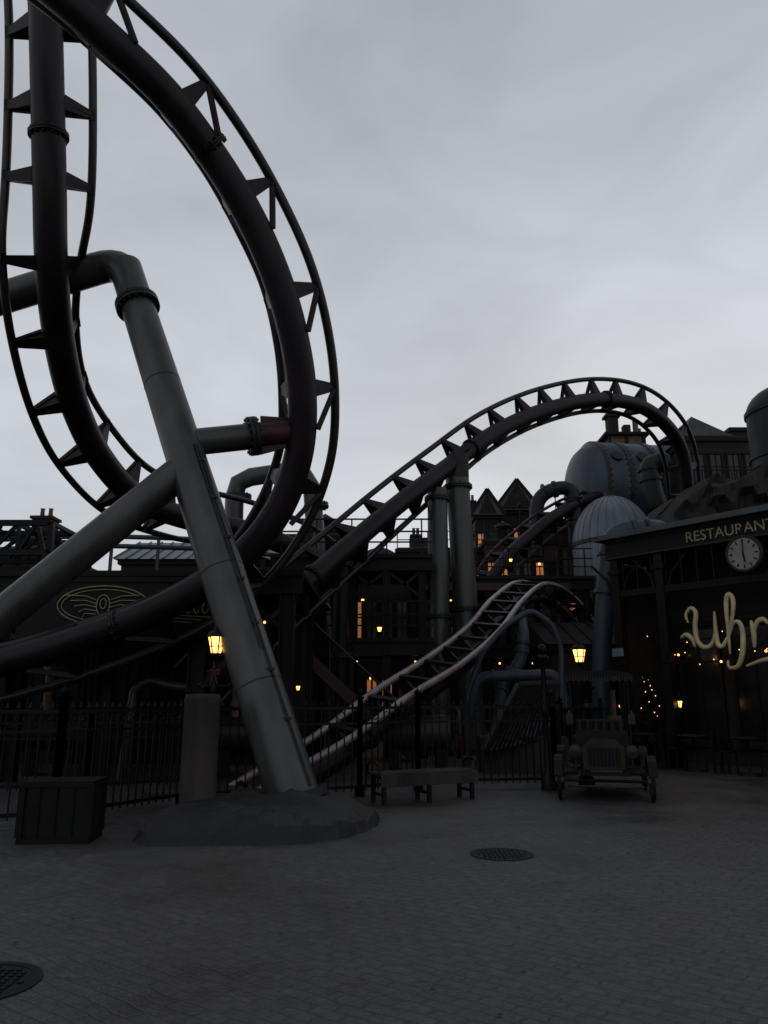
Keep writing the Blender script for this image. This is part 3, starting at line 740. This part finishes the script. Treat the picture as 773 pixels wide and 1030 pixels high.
for i in range(5): o.sphere((.9+i*1.1,1.3,2.6-.2*(i%2)),.03,8)
o.light((1.5,1.0,2.5),2.0,.1); o.light((4,1.0,2.5),2.0,.1)
o.P('side_wall',M['brown']).bb(-.1,.05,.3,1.6,0,4.9)
o.P('tables',M['wood'])
for i in range(4):
    x=.9+i*1.2; o.lathe((x,-.4,0),[(.25,0),(.25,.03),(.03,.06),(.03,.72),(.35,.73),(.35,.76),(.001,.76)],16)
    for sd in(-1,1):
        cx=x+sd*.5; o.bb(cx-.18,cx+.18,-.58,-.22,.44,.47)
        for ax_ in(-.16,.16):
            for ay in(-.56,-.24): o.bb(cx+ax_-.015,cx+ax_+.015,ay-.015,ay+.015,0,.44)
        o.bb(cx+sd*.16,cx+sd*.18,-.58,-.22,.47,.9)
o.text('RESTAURANT',(2.16,-.075,5.11),.34,M['goldd'],(math.radians(90),0,0),.01,'restaurant_lettering')
o.finish()
def rest(lx,ly,lz):
    R=Matrix.Rotation(ang,3,'Z'); return V((5.82,19.5,0))+R@V((lx,ly,lz))
p=rest(3.55,-.12,4.64); o=Obj('wall_clock',p,ang)
Rq=Matrix.Rotation(math.radians(90),3,'X')
o.P('case',M['greyd']).lathe((0,0,0),[(.001,-.09),(.40,-.09),(.42,-.05),(.42,.05),(.36,.06),(.35,.04)],40,True,Rq)
o.P('dial',M['cream']).lathe((0,0,0),[(.35,.045),(.001,.045)],40,False,Rq)
o.P('marks',M['black'])
for k in range(12):
    a=k*math.pi/6; d=V((math.sin(a),0,math.cos(a))); o.beam(d*.25+V((0,-.052,0)),d*.32+V((0,-.052,0)),.028,.01,up=(0,1,0))
o.beam((0,-.06,-.05),(0,-.06,.27),.022,.01,up=(0,1,0)); o.beam((0,-.07,.04),(0.02,-.07,-.19),.035,.01,up=(0,1,0))
o.P('hanger',M['black']).bb(-.03,.03,-.02,.05,.4,.6); o.finish()
p=rest(2.24,-.22,2.58); o=Obj('gold_script_sign',p,ang,.9)
S_=[[(-.12,.72),(-.16,.92),(-.02,1.08),(.1,.95),(.05,.6),(.08,.25),(.25,.08),(.45,.18),(.55,.5),(.57,.95)],[(.57,.95),(.56,.5),(.58,.15),(.7,.1),(.82,.3)],
[(.82,.3),(1.0,.8),(1.05,1.2),(.95,1.32),(.88,1.1),(.86,.5),(.85,-.1)],[(.87,.3),(1.0,.62),(1.15,.62),(1.2,.35),(1.14,-.1),(1.0,-.4),(.8,-.42),(.78,-.25)],
[(1.42,.66),(1.45,.35),(1.43,.02)],[(1.45,.35),(1.55,.6),(1.7,.66),(1.8,.55)],
[(1.95,.66),(1.97,.2),(2.07,.04),(2.2,.2),(2.24,.6)],[(2.24,.6),(2.26,.2),(2.38,.04),(2.5,.2),(2.55,.7)],
[(2.68,.35),(2.9,.45),(2.88,.62),(2.75,.6),(2.7,.3),(2.8,.06),(3.0,.12)],[(3.15,.66),(3.17,.02)],[(3.17,.35),(3.3,.6),(3.45,.62)],
[(3.6,1.3),(3.6,.02)],[(3.95,.66),(3.65,.35),(3.95,0),(4.1,-.1)],
[(-.35,.35),(-.2,.42),(-.05,.3),(.0,.1)],[(1.2,-.4),(1.8,-.25),(2.6,-.35),(3.4,-.2)]]
o.P('letters',M['gold'])
for s in S_:
    pts,_=crom([V((x*1.05,0,z)) for x,z in s],6); n=len(pts)
    o.tube(pts,[.022+.042*math.sin(math.pi*i/(n-1))**.8 for i in range(n)],8)
o.P('fixing_bars',M['black']).bb(-.4,4.4,.07,.11,.28,.32); o.bb(-.4,4.4,.07,.11,.75,.79)
o.finish()
o=Obj('string_lights')
for s in range(5):
    p0=rest(.2+s*1.0,.9,3.3-.5*(s%2)); p1=rest(1.4+s*1.0,.9,2.9); pts=[p0.lerp(p1,i/10)+V((0,0,-.5*math.sin(math.pi*i/10))) for i in range(11)]
    o.P('wire',M['black']).tube(pts,.008,4)
    o.P('bulbs',M['warm'])
    for q in pts[1::3]: o.sphere(q+V((0,0,-.03)),.013,6)
o.finish()
p=sv(653,730,20); o=Obj('fir_tree',(p.x,20,0))
o.P('trunk',M['wood']).cyl((0,0,0),(0,0,2.0),.06,.01); o.P('needles',M['needle'])
for i in range(1500):
    z=random.uniform(.3,2.2); r=(2.25-z)*.36*math.sqrt(random.uniform(.2,1))*(.8+.25*math.sin(z*14)); a=random.random()*6.28
    c=V((r*math.cos(a),r*math.sin(a),z)); u=V((math.cos(a),math.sin(a),-.4+random.uniform(-.3,.3)))*.12; v=V((-math.sin(a),math.cos(a),random.uniform(-.4,.4)))*.025
    o.add([c-v,c+v,c+u],[(0,1,2)])
o.P('bulbs',M['warm'])
for i in range(20):
    z=1.1+i*.05; a=i*2.4+random.random(); r=(2.25-z)*.34; o.sphere((r*math.cos(a),r*math.sin(a),z),.013,6)
o.finish()
# ---------------------------------------------------------------- vintage car
o=Obj('vintage_steam_car',(3.66,13.45,0),math.radians(-14),.95)
def wheel(x,y,R=.31):
    o.P('tyres',M['rubber']).torus((x,y,R),R-.03,.032,'x',32,8)
    o.P('wheel_rims',M['rim']).torus((x,y,R),R-.07,.016,'x',32,6)
    o.P('spokes',M['rim'])
    for k in range(12):
        a=k*math.pi/6; o.beam((x,y,R),(x,y+math.cos(a)*(R-.06),R+math.sin(a)*(R-.06)),.016,.016)
    o.cyl((x-.07,y,R),(x+.07,y,R),.05,n=12)
for x in(-.74,.74):
    wheel(x,-.75); wheel(x,1.0,.36)
    o.P('mudguards',M['black'])
    for y,R in((-.75,.4),(1.0,.45)):
        pr=[]
        for k in range(9):
            a=math.radians(15+150*k/8); pr.append((y+R*math.cos(a),.31+R*math.sin(a)))
        for (y0,z0_),(y1,z1) in zip(pr[:-1],pr[1:]):
            o.prism([(x-.07,y0,z0_),(x+.07,y0,z0_),(x+.07,y1,z1),(x-.07,y1,z1)],(0,0,.015))
o.P('axles',M['black']).cyl((-.74,-.75,.31),(.74,-.75,.31),.025); o.cyl((-.74,1.0,.36),(.74,1.0,.36),.03)
o.P('chassis',M['black'])
for x in(-.35,.35): o.bb(x-.04,x+.04,-1.0,1.4,.42,.5)
for y in(-.95,0,.6,1.3): o.bb(-.4,.4,y-.03,y+.03,.41,.47)
o.P('running_boards',M['wood']).bb(-.72,-.42,-.3,.6,.36,.40); o.bb(.42,.72,-.3,.6,.36,.40)
o.P('bonnet',M['greyd']).prism([(-.30,-.72,.5),(.30,-.72,.5),(.32,-.72,.8),(.2,-.72,.93),(-.2,-.72,.93),(-.32,-.72,.8)],(0,.72,0))
o.P('radiator',M['brass']).prism([(-.33,-.80,.48),(.33,-.80,.48),(.35,-.80,.84),(.2,-.80,.98),(-.2,-.80,.98),(-.35,-.80,.84)],(0,.075,0))
o.P('radiator_core',M['black']).bb(-.26,.26,-.815,-.803,.54,.84)
for k in range(9): o.P('radiator_slats',M['greyd']).bb(-.25+k*.06,-.24+k*.06,-.83,-.817,.54,.84)
o.P('headlamps',M['brass'])
for x in(-.46,.46):
    o.lathe((x,-.78,.78),[(.001,-.12),(.06,-.1),(.11,0),(.11,.06),(.09,.06)],20,True,Matrix.Rotation(math.radians(90),3,'X'))
    o.P('headlamp_glass',M['glass']).lathe((x,-.78,.78),[(.095,.05),(.001,.055)],20,True,Matrix.Rotation(math.radians(90),3,'X')); o.P('headlamps',M['brass']).cyl((x,-.75,.5),(x,-.75,.68),.02)
o.P('bumper',M['brass']).tube([V((-.6,-1.08,.26)),V((-.4,-1.15,.26)),V((.4,-1.15,.26)),V((.6,-1.08,.26))],.018,8)
o.P('dashboard',M['wood']).bb(-.45,.45,0.005,.06,.5,1.08)
o.P('floor',M['wood']).bb(-.45,.45,.06,1.35,.5,.54)
o.P('body_sides',M['wood']).bb(-.5,-.455,.45,1.4,.5,.95); o.bb(.455,.5,.45,1.4,.5,.95); o.bb(-.5,.5,1.4,1.44,.5,1.05)
o.P('seats',M['leather']).bb(-.44,.44,.55,1.0,.62,.78); o.bb(-.44,.44,1.0,1.13,.62,1.25)
for i in range(6): o.cyl((-.37+i*.148,.985,.8),(-.37+i*.148,.985,1.22),.06,n=10)
o.P('steering',M['brass']).tube([V((-.2,.06,.8)),V((-.2,.38,1.05))],.02,8); o.P('steering_wheel',M['black']).torus((-.2,.38,1.07),.17,.015,'z',24,6)
o.beam((-.37,.38,1.07),(-.03,.38,1.07),.015,.015)
o.P('canopy_posts',M['black'])
for x in(-.5,.5):
    for y in(.03,1.38): o.cyl((x,y,.95 if y>1 else .5),(x,y,2.02),.02,n=10)
o.P('canopy',M['black']).prism([(-.62,-.15,2.02),(-.55,-.15,2.08),(-.25,-.15,2.12),(.25,-.15,2.12),(.55,-.15,2.08),(.62,-.15,2.02)],(0,1.7,0))
o.P('canopy_fringe',M['leather'])
for k in range(24): x=-.6+k*.05; o.bb(x,x+.035,-.16,-.151,1.95-.02*(k%2),2.02)
o.P('boiler_stack',M['copper']).cyl((.3,1.6,.4),(.3,1.6,1.3),.14); o.cyl((.3,1.6,1.3),(.3,1.6,1.8),.05)
o.P('luggage',M['leather']).bb(-.4,.1,1.47,1.75,.5,.8)
for x,z in((-.53,1.2),(.53,1.2)):
    o.P('side_lamps',M['brass']).bb(x-.06,x+.06,-.03,.09,z,z+.16); o.lathe((x,.03,z+.16),[(.06,0),(.02,.06),(.001,.08)],10)
o.finish()
c=sv(568,800,13.0); o=Obj('ornate_iron_post',(c.x,14.2,0))
o.P('post',M['black']).lathe((0,0,0),[(.13,0),(.13,.2),(.06,.3),(.05,1.3),(.09,1.36),(.05,1.42),(.04,2.2),(.1,2.26),(.1,2.3),(.04,2.34),(.001,2.36)],14); o.sphere((0,0,2.43),.09)
o.finish()
def machine(px,py,Y,s=1,rot=0):
    t=sv(px,py,Y); o=Obj('steam_pump',(t.x,Y,0),rot)
    o.P('body',M['greyd']).cyl((-.7*s,0,.8*s),(.7*s,0,.8*s),.38*s,n=24); o.P('hoops',M['brass'])
    for x in(-.5,0,.5): o.cyl((x*s-.03,0,.8*s),(x*s+.03,0,.8*s),.40*s,n=24)
    o.P('stand',M['black']).bb(-.6*s,-.4*s,-.3*s,.3*s,0,.5*s); o.bb(.4*s,.6*s,-.3*s,.3*s,0,.5*s)
    o.P('wheel',M['maroon']).torus((.9*s,0,.8*s),.5*s,.04,'x',28,8)
    for k in range(6): a=k*math.pi/3; o.beam((.9*s,0,.8*s),(.9*s,math.cos(a)*.5*s,(.8+math.sin(a)*.5)*s),.03,.03)
    o.P('stack',M['copper']).cyl((-.3*s,0,1.1*s),(-.3*s,0,1.9*s),.09*s); o.lathe((-.3*s,0,1.9*s),[(.09,0),(.16,.12),(.001,.12)],12)
    o.finish()
machine(420,760,17.5); machine(60,760,17,1.1,.3); machine(250,760,16.8,1,.1)
# ---------------------------------------------------------------- world, sun, camera
w=bpy.data.worlds.new('World'); bpy.context.scene.world=w; w.use_nodes=True; nt=w.node_tree; N=nt.nodes; L=nt.links
bg=N['Background']; bg.inputs['Strength'].default_value=.1
sky=N.new('ShaderNodeTexSky'); sky.sky_type='NISHITA'; sky.sun_disc=False; sky.sun_elevation=math.radians(12); sky.sun_rotation=math.radians(20)
tc=N.new('ShaderNodeTexCoord'); sep=N.new('ShaderNodeSeparateXYZ'); L.new(tc.outputs['Generated'],sep.inputs[0])
ramp=N.new('ShaderNodeValToRGB'); cr=ramp.color_ramp
cr.elements[0].position=0; cr.elements[0].color=(.60,.625,.66,1); cr.elements[1].position=1; cr.elements[1].color=(.30,.32,.36,1)
e=cr.elements.new(.4); e.color=(.60,.63,.675,1); e=cr.elements.new(.72); e.color=(.445,.47,.52,1)
L.new(sep.outputs['Z'],ramp.inputs[0])
mp=N.new('ShaderNodeMapping'); mp.inputs['Scale'].default_value=(1,1,2.2); L.new(tc.outputs['Generated'],mp.inputs[0])
n1=N.new('ShaderNodeTexNoise'); n1.inputs['Scale'].default_value=3; n1.inputs['Detail'].default_value=7; n1.inputs['Roughness'].default_value=.5; n1.inputs['Distortion'].default_value=.5; L.new(mp.outputs[0],n1.inputs['Vector'])
mr=N.new('ShaderNodeMapRange'); mr.inputs['From Min'].default_value=.3; mr.inputs['From Max'].default_value=.7; mr.inputs['To Min'].default_value=8.7; mr.inputs['To Max'].default_value=11.3; L.new(n1.outputs['Fac'],mr.inputs['Value'])
vm=N.new('ShaderNodeVectorMath'); vm.operation='SCALE'; L.new(ramp.outputs[0],vm.inputs[0]); L.new(mr.outputs[0],vm.inputs['Scale'])
mix=N.new('ShaderNodeMixRGB'); mix.inputs[0].default_value=.96; L.new(sky.outputs[0],mix.inputs[1]); L.new(vm.outputs[0],mix.inputs[2]); L.new(mix.outputs[0],bg.inputs['Color'])
sd=bpy.data.lights.new('sun','SUN'); sd.energy=.08; sd.angle=math.radians(40); sd.color=(1,.96,.92)
so=bpy.data.objects.new('sun',sd); bpy.context.collection.objects.link(so); so.rotation_euler=(math.radians(50),0,math.radians(-25)); so.location=(0,0,40)
cd=bpy.data.cameras.new('camera'); cam=bpy.data.objects.new('camera',cd); bpy.context.collection.objects.link(cam)
cam.location=CAM; cam.rotation_euler=(math.pi/2+TH,0,0); cd.sensor_fit='HORIZONTAL'; cd.sensor_width=36; cd.lens=36; cd.clip_end=2000; cd.clip_start=.05
bpy.context.scene.camera=cam
vs=bpy.context.scene.view_settings; vs.view_transform='Standard'; vs.look='None'; vs.exposure=0; vs.gamma=1
